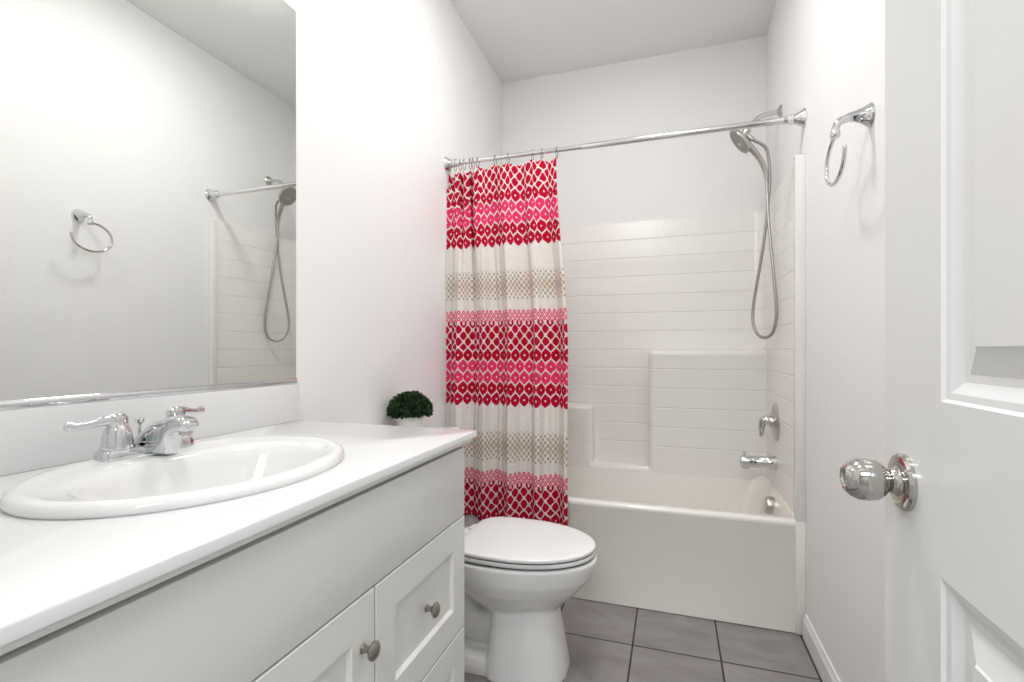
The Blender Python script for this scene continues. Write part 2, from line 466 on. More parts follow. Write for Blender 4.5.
obj('front_rail', box(VX - 0.02, VX, VY0 + 0.018, VY1 - 0.018, 0.80, 0.868), M['cabin_in'], van, smooth=False)
obj('false_front', box(VX + 0.001, FX, VY0, VY1, 0.6905, 0.8575, bevel=0.0015), M['cabinet'], van)

def shaker(y0, y1, z0, z1, st=0.064, rl=0.066, dep=0.008):
    bm = bmesh.new()
    X0 = VX + 0.001; o = 0.0015
    def q(x, ya, yb, za, zb): return [Vector((x, ya, za)), Vector((x, yb, za)), Vector((x, yb, zb)), Vector((x, ya, zb))]
    rings = [q(X0, y0, y1, z0, z1), q(FX - o, y0, y1, z0, z1), q(FX, y0 + o, y1 - o, z0 + o, z1 - o),
             q(FX, y0 + st - 0.001, y1 - st + 0.001, z0 + rl - 0.001, z1 - rl + 0.001), q(FX - 0.001, y0 + st, y1 - st, z0 + rl, z1 - rl),
             q(FX - dep + 0.001, y0 + st + 0.004, y1 - st - 0.004, z0 + rl + 0.004, z1 - rl - 0.004), q(FX - dep, y0 + st + 0.005, y1 - st - 0.005, z0 + rl + 0.005, z1 - rl - 0.005)]
    rings_to_mesh(bm, rings)
    return bm
def pull(parent, y, z, label=None):
    k = obj('knob', lathe((FX, y, z), (1, 0, 0), [(0, 0.0075), (0.002, 0.0085), (0.004, 0.0062), (0.012, 0.0055), (0.016, 0.0075), (0.018, 0.0125), (0.021, 0.0155), (0.024, 0.0155), (0.027, 0.0130), (0.029, 0.008), (0.030, 0.0)], n=32, cap1=False), M['pewter'], parent)
    return k
def door_v(y0, y1, z0, z1, ky, kz):
    d = obj('door', shaker(y0, y1, z0, z1), M['cabinet'], van, angle=20); pull(d, ky, kz)
def drawer_v(y0, y1, z0, z1):
    d = obj('drawer', shaker(y0, y1, z0, z1), M['cabinet'], van, angle=20); pull(d, (y0 + y1) / 2 - 0.009, (z0 + z1) / 2 + 0.005)
door_v(0.384, 0.7335, 0.112, 0.6865, 0.6975, 0.6005)
door_v(0.030, 0.3805, 0.112, 0.6865, 0.060, 0.5895)
drawer_v(0.7375, 1.121, 0.4145, 0.6865)
drawer_v(0.7375, 1.121, 0.112, 0.4105)

# ------------------------------------------------------------------ countertop with oval hole
CT, CB = 0.897, 0.882
SX, SY = 0.289, 0.622
def ell(cx, cy, a, b, z, n=96):
    return [Vector((cx + a * math.cos(2 * PI * i / n), cy + b * math.sin(2 * PI * i / n), z)) for i in range(n)]
def rect_ring(x0, x1, y0, y1, z, cx, cy, n=96):
    out = []
    for i in range(n):
        c, s = math.cos(2 * PI * i / n), math.sin(2 * PI * i / n)
        t = min((x1 - cx) / c if c > 1e-9 else ((x0 - cx) / c if c < -1e-9 else 9), (y1 - cy) / s if s > 1e-9 else ((y0 - cy) / s if s < -1e-9 else 9))
        out.append(Vector((cx + c * t, cy + s * t, z)))
    # snap the nearest ring points onto the true corners
    for X, Y in ((x0, y0), (x1, y0), (x0, y1), (x1, y1)):
        k = min(range(n), key=lambda i: (out[i].x - X) ** 2 + (out[i].y - Y) ** 2); out[k] = Vector((X, Y, z))
    return out
top = thing('countertop', 'glossy white bathroom countertop with low backsplash on the grey vanity', 'countertop', (0.28, 0.57, CB))
bm = bmesh.new()
cx1, cy1 = 0.569, 1.144
e = 0.003
rings = [ell(SX, SY, 0.185, 0.225, CB), rect_ring(0, cx1 - 0.012, 0.025, cy1 - 0.012, CB - 0.0, SX, SY)]
rings = [ell(SX, SY, 0.185, 0.225, CB),
         rect_ring(0, cx1, 0.025, cy1, CB, SX, SY), rect_ring(0, cx1, 0.025, cy1, CT - e, SX, SY),
         rect_ring(0, cx1 - e * 0.3, 0.025, cy1 - e * 0.3, CT - e * 0.3, SX, SY), rect_ring(0, cx1 - e, 0.025, cy1 - e, CT, SX, SY),
         ell(SX, SY, 0.185, 0.225, CT), ell(SX, SY, 0.185, 0.225, CB)]
rings_to_mesh(bm, rings, True, False, False)
bmesh.ops.remove_doubles(bm, verts=bm.verts, dist=1e-6)
obj('slab', bm, M['counter'], top, angle=50)
bm = bmesh.new()
add_box(bm, VX - 0.02, cx1 - 0.010, 0.025, cy1 - 0.012, 0.8705, CB)
add_box(bm, 0.02, VX - 0.0205, cy1 - 0.040, cy1 - 0.012, 0.8705, CB)
b_ = obj('build_up_strip', bm, M['cabinet'], top, smooth=False)
obj('backsplash', box(0.0, 0.018, 0.025, 1.144, CT, 1.002, bevel=0.002), M['counter'], top)

# ------------------------------------------------------------------ drop-in oval sink
sink = thing('bathroom_sink', 'white oval drop-in bathroom sink set in the glossy countertop', 'sink', (SX, SY, CT))
A, B = 0.205, 0.248
bcx, ba, bb = SX + 0.030, 0.142, 0.198      # basin opening, pushed to the front
prof = [  # (centre x, half x, half y, z)
    (SX, A, B, CT + 0.0005), (SX, A + 0.001, B + 0.001, CT + 0.006), (SX, A - 0.002, B - 0.002, CT + 0.0125), (SX, A - 0.008, B - 0.008, CT + 0.0165), (SX, A - 0.016, B - 0.016, CT + 0.0175),
    (SX + 0.003, A - 0.026, B - 0.026, CT + 0.0155), (SX + 0.010, A - 0.040, B - 0.034, CT + 0.0135),
    (bcx - 0.002, ba + 0.008, bb + 0.006, CT + 0.0125), (bcx, ba, bb, CT + 0.010), (bcx, ba - 0.007, bb - 0.008, CT + 0.002), (bcx, ba - 0.012, bb - 0.016, CT - 0.012),
    (bcx, ba - 0.022, bb - 0.034, CT - 0.050), (bcx, ba - 0.038, bb - 0.062, CT - 0.090), (bcx, ba - 0.062, bb - 0.100, CT - 0.118), (bcx, ba - 0.092, bb - 0.142, CT - 0.130), (bcx, 0.022, 0.022, CT - 0.134)]
bm = bmesh.new()
rings = [ell(c, SY, a, b, z) for c, a, b, z in prof]
under = [ell(c, SY, a, b, z) for c, a, b, z in ((bcx, 0.03, 0.03, CT - 0.142), (bcx, ba - 0.055, bb - 0.10, CT - 0.126), (bcx, ba - 0.03, bb - 0.055, CT - 0.09), (bcx - 0.01, 0.138, 0.195, CT - 0.03), (SX, 0.18, 0.22, CT - 0.001), (SX, A, B, CT + 0.0005))]
rings_to_mesh(bm, rings + under, True, False, False)
bmesh.ops.remove_doubles(bm, verts=bm.verts, dist=1e-6)
obj('basin', bm, M['porcelain'], sink, angle=80)
obj('drain', lathe((bcx, SY, CT - 0.137), (0, 0, 1), [(0, 0.024), (0.004, 0.024), (0.005, 0.020), (0.002, 0.018), (0.006, 0.015), (0.008, 0.0)], n=32, cap1=False), M['chrome'], sink)

# ------------------------------------------------------------------ two-handle centreset faucet
fx, fy, fz = 0.119, 0.646, CT + 0.0135
fa = thing('faucet', 'chrome two-handle centreset faucet on the back of the oval sink', 'faucet', (fx, fy, fz))
def stadium(cx, cy, hx, hy, z, n=64, pw=3.2):
    out = []
    for i in range(n):
        t = 2 * PI * i / n; c, s = math.cos(t), math.sin(t)
        out.append(Vector((cx + hx * math.copysign(abs(c) ** (2 / pw), c), cy + hy * math.copysign(abs(s) ** (2 / pw), s), z)))
    return out
bm = bmesh.new()
rings_to_mesh(bm, [stadium(fx, fy, 0.027, 0.084, fz - 0.002), stadium(fx, fy, 0.027, 0.084, fz + 0.008), stadium(fx, fy, 0.0255, 0.0825, fz + 0.014), stadium(fx, fy, 0.0235, 0.0805, fz + 0.0175), stadium(fx, fy, 0.020, 0.076, fz + 0.0185)])
obj('base_plate', bm, M['chrome'], fa, angle=40)
for sg in (-1, 1):
    hy = fy + sg * 0.0525
    h = obj('handle', lathe((fx, hy, fz + 0.018), (0, 0, 1), [(0, 0.0250), (0.0035, 0.0252), (0.005, 0.0232), (0.018, 0.0222), (0.032, 0.0195), (0.038, 0.0165), (0.041, 0.0150), (0.046, 0.0160), (0.054, 0.0150), (0.059, 0.0100), (0.061, 0.0)], n=36, cap1=False), M['chrome'], fa)
    zt = fz + 0.062
    pts = catmull([(fx + 0.004, hy - sg * 0.008, zt), (fx, hy + sg * 0.010, zt + 0.006), (fx - 0.004, hy + sg * 0.030, zt + 0.004), (fx - 0.008, hy + sg * 0.048, zt + 0.001), (fx - 0.012, hy + sg * 0.064, zt + 0.002), (fx - 0.014, hy + sg * 0.071, zt + 0.003)], 6)
    rad = lerp_list([0.0085, 0.0105, 0.0070, 0.0060, 0.0085, 0.0050], 6)
    obj('lever', tube(pts, rad, n=16, flat=0.75, updir=(1, 0, 0)), M['chrome'], h)
# spout: broad tapering arch reaching over the bowl
bm = bmesh.new()
# (top x, top z, bottom x, bottom z, half width) along the spout, offsets from the base
sp = [(-0.026, 0.012, -0.018, 0.004, 0.016), (-0.018, 0.026, -0.006, 0.003, 0.0215), (0.000, 0.042, 0.012, 0.002, 0.0225), (0.022, 0.056, 0.034, 0.001, 0.0215),
      (0.044, 0.066, 0.052, 0.000, 0.0200), (0.062, 0.072, 0.064, 0.002, 0.0185), (0.078, 0.0755, 0.072, 0.030, 0.0180), (0.094, 0.0755, 0.086, 0.046, 0.0178), (0.108, 0.0725, 0.102, 0.046, 0.0172), (0.118, 0.066, 0.114, 0.047, 0.0145), (0.122, 0.060, 0.120, 0.050, 0.008)]
rings = []
for tx, tz, bx_, bz_, hw in sp:
    tx, bx_, tz, bz_ = tx * 0.92, bx_ * 0.92, tz * 0.94, bz_ * 0.94
    c0 = Vector((fx + (tx + bx_) / 2, fy, fz + (tz + bz_) / 2)); hd = Vector((tx - bx_, 0, tz - bz_)) / 2
    rings.append([c0 + hd * math.copysign(abs(math.sin(t)) ** 0.55, math.sin(t)) + Vector((0, hw * math.copysign(abs(math.cos(t)) ** 0.55, math.cos(t)), 0)) for t in [2 * PI * k / 32 for k in range(32)]])
rings_to_mesh(bm, rings)
spo = obj('spout', bm, M['chrome'], fa, angle=60)
obj('aerator', lathe((fx + 0.094, fy, fz + 0.038), (0, 0, 1), [(0, 0.009), (0.001, 0.0105), (0.008, 0.0105), (0.010, 0.010)], n=24), M['satin'], spo)
obj('lift_rod', lathe((fx - 0.022, fy, fz + 0.012), (0, 0, 1), [(0, 0.0028), (0.036, 0.0028), (0.040, 0.0035), (0.046, 0.0075), (0.049, 0.0078), (0.051, 0.006), (0.0515, 0.0)], n=16, cap1=False), M['chrome'], fa)

# ------------------------------------------------------------------ mirror
mir = thing('wall_mirror', 'large frameless wall mirror standing on the backsplash above the sink', 'mirror', (0, 0.6, 1.003))
MX, MY0, MY1, MZ0, MZ1 = 0.0082, 0.06, 1.143, 1.0135, 2.076
bm = bmesh.new()
def q2(x, i): return [Vector((x, MY0 + i, MZ0 + i)), Vector((x, MY1 - i, MZ0 + i)), Vector((x, MY1 - i, MZ1 - i)), Vector((x, MY0 + i, MZ1 - i))]
rings_to_mesh(bm, [q2(0.002, 0), q2(MX - 0.0012, 0), q2(MX, 0.0014)])
obj('glass', bm, M['mirror'], mir, smooth=False)
bm = bmesh.new()
chn = [(0.0, 1.0025), (0.0125, 1.0025), (0.0135, 1.004), (0.0135, 1.010), (0.0125, 1.0155), (0.0105, 1.0175), (0.0090, 1.0165), (0.0088, 1.012), (0.0, 1.012)]
rings_to_mesh(bm, [[Vector((x, y, z)) for x, z in chn] for y in (MY0, MY1 - 0.001)])
obj('bottom_channel', bm, M['chrome'], mir, angle=40)

# ------------------------------------------------------------------ toilet
TY = 1.642
toi = thing('toilet', 'white elongated two-piece toilet with closed lid beside the vanity', 'toilet', (0.42, TY, 0))
def egg(xb, xf, hw, z, n=56, pw=2.0, cfrac=0.42, yc=TY, flatb=0.0):
    """plan outline, blunt at the back (xb), long and round at the front (xf)"""
    xc = xb + (xf - xb) * cfrac; out = []
    for i in range(n):
        t = 2 * PI * i / n; c, s = math.cos(t), math.sin(t)
        L_ = (xf - xc) if c > 0 else (xc - xb)
        pp = pw if c > 0 else pw + flatb
        out.append(Vector((xc + L_ * math.copysign(abs(c) ** (2 / pp), c), yc + hw * math.copysign(abs(s) ** (2 / pp), s), z)))
    return out
bm = bmesh.new()
# bowl
rings_to_mesh(bm, [egg(0.42, 0.640, 0.080, 0.190), egg(0.36, 0.672, 0.108, 0.225), egg(0.32, 0.708, 0.138, 0.258), egg(0.27, 0.748, 0.164, 0.298), egg(0.24, 0.780, 0.181, 0.338), egg(0.225, 0.793, 0.187, 0.370), egg(0.225, 0.797, 0.189, 0.385), egg(0.225, 0.799, 0.190, 0.3925), egg(0.226, 0.798, 0.189, 0.4025, flatb=1.2), egg(0.250, 0.778, 0.170, 0.4025), egg(0.27, 0.765, 0.158, 0.375), egg(0.30, 0.735, 0.135, 0.32), egg(0.36, 0.66, 0.09, 0.26), egg(0.42, 0.60, 0.05, 0.24)])
# rear shelf that carries the tank
add_box(bm, 0.02, 0.32, TY - 0.105, TY + 0.105, 0.30, 0.395, bevel=0.03, seg=3)
# front pedestal
rings_to_mesh(bm, [egg(0.430, 0.702, 0.136, 0.0, pw=2.7, flatb=2.5), egg(0.432, 0.700, 0.134, 0.02, pw=2.7, flatb=2.5), egg(0.440, 0.688, 0.125, 0.09, pw=2.6, flatb=2.5), egg(0.444, 0.675, 0.117, 0.16, pw=2.5, flatb=2.5), egg(0.444, 0.664, 0.111, 0.22, pw=2.4, flatb=2.5), egg(0.43, 0.66, 0.098, 0.30, pw=2.2)])
# foot running back to the wall side
rings_to_mesh(bm, [egg(0.12, 0.56, 0.118, 0.0, pw=3.5, cfrac=0.5), egg(0.122, 0.56, 0.116, 0.030, pw=3.5, cfrac=0.5), egg(0.13, 0.56, 0.106, 0.052, pw=3.5, cfrac=0.5), egg(0.15, 0.55, 0.080, 0.062, pw=3.5, cfrac=0.5)])
# snaking trapway
add_tube(bm, catmull([(0.52, TY, 0.20), (0.44, TY, 0.13), (0.36, TY, 0.12), (0.31, TY, 0.19), (0.27, TY, 0.26), (0.21, TY, 0.26), (0.17, TY, 0.18), (0.16, TY, 0.04)], 6), 0.066, n=24)
bowl = obj('bowl', bm, M['porcelain'], toi)
md = bowl.modifiers.new('blend', 'REMESH'); md.mode = 'VOXEL'; md.voxel_size = 0.005; md.use_smooth_shade = True
md = bowl.modifiers.new('smooth', 'SMOOTH'); md.factor = 0.6; md.iterations = 9
# seat ring
bm = bmesh.new()
so = [egg(0.312, 0.782, 0.1775, 0.4175, 72, flatb=1.6), egg(0.308, 0.786, 0.1815, 0.4115, 72, flatb=1.6), egg(0.304, 0.790, 0.1855, 0.4110, 72, flatb=1.6), egg(0.302, 0.791, 0.187, 0.4125, 72, flatb=1.6), egg(0.302, 0.791, 0.187, 0.4230, 72, flatb=1.6), egg(0.304, 0.790, 0.1855, 0.4240, 72, flatb=1.6), egg(0.307, 0.787, 0.1825, 0.4240, 72, flatb=1.6), egg(0.312, 0.782, 0.1775, 0.4195, 72, flatb=1.6), egg(0.375, 0.735, 0.125, 0.4195, 72, flatb=1.6), egg(0.380, 0.730, 0.120, 0.4185, 72, flatb=1.6), egg(0.376, 0.734, 0.124, 0.4175, 72, flatb=1.6)]
rings_to_mesh(bm, so + [so[0]], True, False, False); bmesh.ops.remove_doubles(bm, verts=bm.verts, dist=1e-6)
seat = obj('seat', bm, M['seat'], toi, angle=50)
for sx, sy in ((0.69, -0.09), (0.69, 0.09), (0.42, -0.14), (0.42, 0.14)):
    obj('seat_bumper', lathe((sx, TY + sy, 0.4035), (0, 0, 1), [(0, 0.010), (0.009, 0.010)], n=16), M['rubber'], seat)
def lid_ring(i, z): return egg(0.330 + i, 0.794 - i, 0.190 - i, z, 72, flatb=2.2, cfrac=0.40)
bm = bmesh.new()
rings_to_mesh(bm, [lid_ring(0.05, 0.4360), lid_ring(0.012, 0.4360), lid_ring(0.007, 0.4292), lid_ring(0.0035, 0.4290), lid_ring(0.002, 0.4300), lid_ring(0.002, 0.4385), lid_ring(0.0035, 0.4402), lid_ring(0.007, 0.4415), lid_ring(0.03, 0.4432), lid_ring(0.09, 0.4445), lid_ring(0.15, 0.4450)])
lid = obj('lid', bm, M['seat'], toi, angle=60)
for sg in (-1, 1):
    obj('hinge', lathe((0.316, TY + sg * 0.075 - 0.02, 0.422), (0, 1, 0), [(0, 0.007), (0.002, 0.009), (0.038, 0.009), (0.04, 0.007)], n=20), M['seat'], lid)
# tank
def rr(x0, x1, y0, y1, z, n=56, pw=6):
    return stadium((x0 + x1) / 2, (y0 + y1) / 2, (x1 - x0) / 2, (y1 - y0) / 2, z, n, pw)
bm = bmesh.new()
rings_to_mesh(bm, [rr(0.035, 0.190, TY - 0.185, TY + 0.185, 0.392), rr(0.025, 0.200, TY - 0.195, TY + 0.195, 0.41), rr(0.022, 0.206, TY - 0.208, TY + 0.208, 0.58), rr(0.020, 0.210, TY - 0.215, TY + 0.215, 0.748)])
obj('tank', bm, M['porcelain'], toi, angle=40)
bm = bmesh.new()
rings_to_mesh(bm, [rr(0.016, 0.216, TY - 0.219, TY + 0.219, 0.748), rr(0.012, 0.222, TY - 0.225, TY + 0.225, 0.754), rr(0.012, 0.222, TY - 0.225, TY + 0.225, 0.770), rr(0.015, 0.219, TY - 0.222, TY + 0.222, 0.776), rr(0.022, 0.212, TY - 0.215, TY + 0.215, 0.779)])
obj('tank_lid', bm, M['porcelain'], toi, angle=50)
fl = obj('flush_lever', lathe((0.2085, TY - 0.15, 0.70), (1, 0, 0), [(0, 0.013), (0.006, 0.013), (0.010, 0.009), (0.014, 0.0)], n=20, cap1=False), M['chrome'], toi)
obj('lever_arm', tube([(0.220, TY - 0.15, 0.70), (0.224, TY - 0.12, 0.698), (0.224, TY - 0.08, 0.694)], [0.005, 0.006, 0.007], n=12, flat=0.6), M['chrome'], fl)
for sg in (-1, 1):
    obj('bolt_cap', lathe((0.30, TY + sg * 0.098, 0.052), (0, 0, 1), [(0, 0.014), (0.008, 0.013), (0.015, 0.008), (0.017, 0.0)], n=20, cap1=False), M['seat'], toi)

# ------------------------------------------------------------------ potted plant on the tank
random.seed(4)
PX, PY, PZ = 0.092, 1.640, 0.779
pl = thing('potted_boxwood', 'small round dark green plant in a white pot on the toilet tank', 'plant', (PX, PY, PZ))
obj('pot', lathe((PX, PY, PZ), (0, 0, 1), [(0, 0.038), (0.003, 0.041), (0.030, 0.047), (0.060, 0.0515), (0.066, 0.053), (0.070, 0.0525), (0.070, 0.049), (0.055, 0.047), (0.052, 0.0)], n=40, cap1=False), M['pot'], pl)
obj('soil', lathe((PX, PY, PZ + 0.050), (0, 0, 1), [(0, 0.044), (0.008, 0.0455), (0.011, 0.02), (0.012, 0.0)], n=24, cap1=False), M['soil'], pl)
bm = bmesh.new()
# core mound
for i in range(7):
    pass
ico = bmesh.new(); bmesh.ops.create_icosphere(ico, subdivisions=4, radius=1)
for v in ico.verts:
    n_ = noise.noise(v.co * 5) * 0.10 + noise.noise(v.co * 11) * 0.07
    v.co = v.co * (1 + n_)
    v.co = Vector((PX + v.co.x * 0.066, PY + v.co.y * 0.073, PZ + 0.086 + (v.co.z * 0.060 if v.co.z > 0 else v.co.z * 0.022)))
merge(bm, ico)
for i in range(2600):
    a = random.uniform(0, 2 * PI); c = random.uniform(-0.35, 1); s_ = math.sqrt(max(0, 1 - c * c)); rr_ = random.uniform(0.90, 1.12)
    n_ = Vector((s_ * math.cos(a), s_ * math.sin(a), c))
    pnt = Vector((PX + n_.x * 0.070 * rr_, PY + n_.y * 0.077 * rr_, PZ + 0.086 + (c * 0.064 if c > 0 else c * 0.03) * rr_))
    pnt.x = max(pnt.x, 0.008)
    d = (n_ + Vector((random.uniform(-1, 1), random.uniform(-1, 1), random.uniform(-0.6, 1))) * 0.8).normalized()
    u_, v_ = frame(d); th = random.uniform(0, PI); sd = u_ * math.cos(th) + v_ * math.sin(th)
    l = random.uniform(0.008, 0.014); w_ = l * 0.42
    vs = [bm.verts.new(pnt), bm.verts.new(pnt + d * l * 0.5 + sd * w_), bm.verts.new(pnt + d * l), bm.verts.new(pnt + d * l * 0.5 - sd * w_)]
    for q in vs: q.co.x = max(q.co.x, 0.004)
    bm.faces.new(vs)
obj('foliage', bm, M['leaf'], pl, smooth=False)
obj('stem', tube([(PX, PY, PZ + 0.055), (PX + 0.002, PY - 0.001, PZ + 0.085)], [0.005, 0.004], n=10), M['soil'], pl)

# ------------------------------------------------------------------ bathtub
T0, T1 = 2.133, RB - 0.004
tub = thing('bathtub', 'white alcove bathtub with flat apron behind the toilet', 'bathtub', (0.762, 2.5, 0))
def rrect(x0, x1, y0, y1, z, r, n=12):
    out = []
    for cx, cy, a0 in ((x1 - r, y1 - r, 0), (x0 + r, y1 - r, 90), (x0 + r, y0 + r, 180), (x1 - r, y0 + r, 270)):
        for i in range(n + 1):
            a = R(a0 + 90 * i / n); out.append(Vector((cx + r * math.cos(a), cy + r * math.sin(a), z)))
    return out
bm = bmesh.new()
X0, X1 = 0.004, RW - 0.004
rings = [rrect(X0, X1, T0 + 0.004, T1, 0.0035, 0.003), rrect(X0, X1, T0 + 0.006, T1, 0.405, 0.003), rrect(X0, X1, T0 + 0.001, T1, 0.414, 0.003), rrect(X0, X1, T0, T1, 0.428, 0.003), rrect(X0, X1, T0 + 0.004, T1, 0.435, 0.004), rrect(X0, X1, T0 + 0.012, T1, 0.4375, 0.004),
         rrect(0.030, 1.498, T0 + 0.050, 2.850, 0.4375, 0.05), rrect(0.034, 1.495, T0 + 0.056, 2.847, 0.433, 0.05), rrect(0.044, 1.487, T0 + 0.066, 2.8425, 0.414, 0.06), rrect(0.090, 1.455, T0 + 0.090, 2.815, 0.25, 0.09), rrect(0.150, 1.425, T0 + 0.125, 2.785, 0.13, 0.11), rrect(0.19, 1.385, T0 + 0.160, 2.755, 0.095, 0.11), rrect(0.30, 1.29, T0 + 0.25, 2.68, 0.085, 0.10)]
rings_to_mesh(bm, rings)
obj('tub_body', bm, M['tub'], tub, angle=45)
for x0, x1 in ((0.0003, 0.034), (RW - 0.034, RW - 0.0003)):
    obj('side_flange', box(x0, x1, 2.129, 2.145, 0.0035, 0.4382, bevel=0.0012), M['tub'], tub)
ov = obj('overflow_cover', lathe((1.4800, 2.530, 0.375), (-1, 0, 0.15), [(0, 0.040), (0.024, 0.040), (0.030, 0.037), (0.033, 0.028), (0.034, 0.0)], n=36, cap1=False), M['satin'], tub)
obj('drain', lathe((1.22, 2.50, 0.084), (0, 0, 1), [(0, 0.036), (0.003, 0.036), (0.004, 0.030), (0.002, 0.0)], n=28, cap1=False), M['satin'], tub)

# ------------------------------------------------------------------ moulded shower surround
sur = thing('shower_surround', 'white shower wall surround with moulded tile joints and stepped ledges', 'shower surround', (0.762, 2.9, 0.436))
ZS, ZT = 0.4385, 1.862
def uv_box(o):
    me = o.data; uvl = me.uv_layers.new(name='UVMap')
    off = o.location + (o.parent.location if o.parent else Vector())
    for p in me.polygons:
        n = p.normal
        for li in p.loop_indices:
            c = me.vertices[me.loops[li].vertex_index].co + off
            z = c.z - 1.100 + 0.108 * 20
            uvl.data[li].uv = ((c.y if abs(n.x) > abs(n.y) else c.x) + 0.02, z)
def surround_shell():
    bm = bmesh.new()
    xl, xr, yb, yf = 0.018, RW - 0.018, 2.948, 2.150      # faces of the panels
    def path(z, inset=0.0, rc=0.05, n=6):
        """U-shaped line of the inner face from the left front to the right front"""
        a, b, y = xl - inset, xr + inset, yb + inset
        pts = [Vector((a, yf, z))]
        for k in range(1, 6): pts.append(Vector((a, yf + (y - rc - yf) * k / 6, z)))
        for k in range(n + 1):
            t = PI - (PI / 2) * k / n; pts.append(Vector((a + rc + rc * math.cos(t), y - rc + rc * math.sin(t), z)))
        for k in range(1, 8): pts.append(Vector((a + rc + (b - a - 2 * rc) * k / 8, y, z)))
        for k in range(n + 1):
            t = PI / 2 - (PI / 2) * k / n; pts.append(Vector((b - rc + rc * math.cos(t), y - rc + rc * math.sin(t), z)))
        for k in range(1, 6): pts.append(Vector((b, y - rc + (yf - y + rc) * k / 6, z)))
        pts.append(Vector((b, yf, z)))
        return pts
    rings = [path(ZS), path(ZT - 0.012), path(ZT - 0.004, 0.003), path(ZT, 0.009), path(ZT, 0.0155)]
    rings_to_mesh(bm, rings, close=False)
    return bm
o = obj('wall_panels', surround_shell(), M['surround'], sur, angle=60); uv_box(o)
# front flanges, square columns on both side walls
for x0, x1 in ((0.0003, 0.034), (RW - 0.034, RW - 0.0003)):
    obj('front_flange', box(x0, x1, 2.129, 2.160, 0.4385, 1.852, bevel=0.0015, seg=2), M['apron'], sur)
# the stepped lower block: left ledge, low notch, right ledge
def stepped_block():
    bm = bmesh.new()
    ZB = 0.412
    yF, yB, r = 2.842, 2.9465, 0.028
    outline = [(0.018, ZB), (0.018, 0.776), (0.594, 0.776), (0.594, 0.442), (0.910, 0.442), (0.910, 1.098), (1.506, 1.098), (1.506, ZB)]
    # round the corners of the outline
    rad = {2: 0.030, 3: 0.012, 4: 0.012, 5: 0.030}
    pts = []
    for i, (x, z) in enumerate(outline):
        if i in rad:
            p = Vector((x, z)); a = Vector(outline[i - 1]); b = Vector(outline[i + 1]); q = rad[i]
            da = (a - p).normalized(); db = (b - p).normalized()
            for k in range(5):
                t = k / 4; pts.append(p + da * q * (1 - t) ** 2 + db * q * t ** 2)
        else: pts.append(Vector((x, z)))
    n = len(pts)
    def inset(d):
        out = []
        for i in range(n):
            a, p, b = pts[i - 1], pts[i], pts[(i + 1) % n]
            n1 = Vector(((p - a).y, -(p - a).x)).normalized(); n2 = Vector(((b - p).y, -(b - p).x)).normalized()
            m_ = n1 + n2; m_ = m_ / max(m_.length_squared, 1e-9) * 2
            q = p + m_ * d
            if abs(p.x - 0.018) < 1e-6: q.x = 0.018
            if abs(p.x - 1.506) < 1e-6: q.x = 1.506
            if abs(p.y - ZB) < 1e-6: q.y = ZB
            out.append(q)
        return out
    rings = []
    arc = [(r * (1 - math.cos(R(a))), yF + r * (1 - math.sin(R(a)))) for a in range(0, 91, 15)]
    for d, y in [(0, yB)] + arc + [(r + 0.002, yF)]:
        rings.append([Vector((p.x, y, p.y)) for p in inset(d)])
    vs = rings_to_mesh(bm, rings, True, False, False)
    for ring in (vs[0], vs[-1]):
        es = [bm.edges.get((ring[i], ring[(i + 1) % len(ring)])) for i in range(len(ring))]
        bmesh.ops.triangle_fill(bm, edges=es, use_beauty=False)
    return bm
o = obj('stepped_ledge', stepped_block(), M['surround'], sur, angle=50); uv_box(o)

# ------------------------------------------------------------------ tub spout, valve
WX = RW - 0.0185
YS = 2.592
ts = thing('tub_spout', 'short chrome tub spout with diverter pin above the tub', 'tub spout', (WX, YS, 0.562))
bm = bmesh.new()
pr = [(0, 0.033), (0.004, 0.0335), (0.046, 0.0325), (0.050, 0.030), (0.100, 0.0285), (0.148, 0.0280), (0.155, 0.025), (0.157, 0.014), (0.157, 0.0)]
add_lathe(bm, (WX, YS, 0.562), (-1, 0, 0), pr, n=36, cap1=False)
add_lathe(bm, (WX - 0.133, YS, 0.545), (0, 0, -1), [(0, 0.020), (0.014, 0.0185), (0.018, 0.016)], n=24)
b0 = obj('spout_body', bm, M['chrome'], ts, angle=50)
obj('diverter_pin', lathe((WX - 0.137, YS, 0.586), (0, 0, 1), [(0, 0.003), (0.012, 0.003), (0.013, 0.0075), (0.018, 0.0075), (0.020, 0.005), (0.0205, 0.0)], n=16, cap1=False), M['chrome'], ts)

va = thing('shower_valve', 'round chrome shower valve plate with curved lever', 'shower valve', (WX, YS, 0.755))
VZ = 0.757
obj('escutcheon', lathe((WX, YS, VZ), (-1, 0, 0), [(0, 0.088), (0.003, 0.088), (0.008, 0.084), (0.012, 0.070), (0.015, 0.045), (0.016, 0.028), (0.022, 0.027), (0.030, 0.026), (0.032, 0.0)], n=56, cap1=False), M['satin'], va)
pts = catmull([(WX - 0.018, YS, VZ), (WX - 0.038, YS, VZ + 0.008), (WX - 0.054, YS, VZ + 0.000), (WX - 0.062, YS, VZ - 0.024), (WX - 0.062, YS, VZ - 0.050), (WX - 0.066, YS, VZ - 0.072)], 7)
obj('lever', tube(pts, lerp_list([0.026, 0.026, 0.023, 0.017, 0.012, 0.009], 7), n=20, flat=0.9), M['chrome'], va)

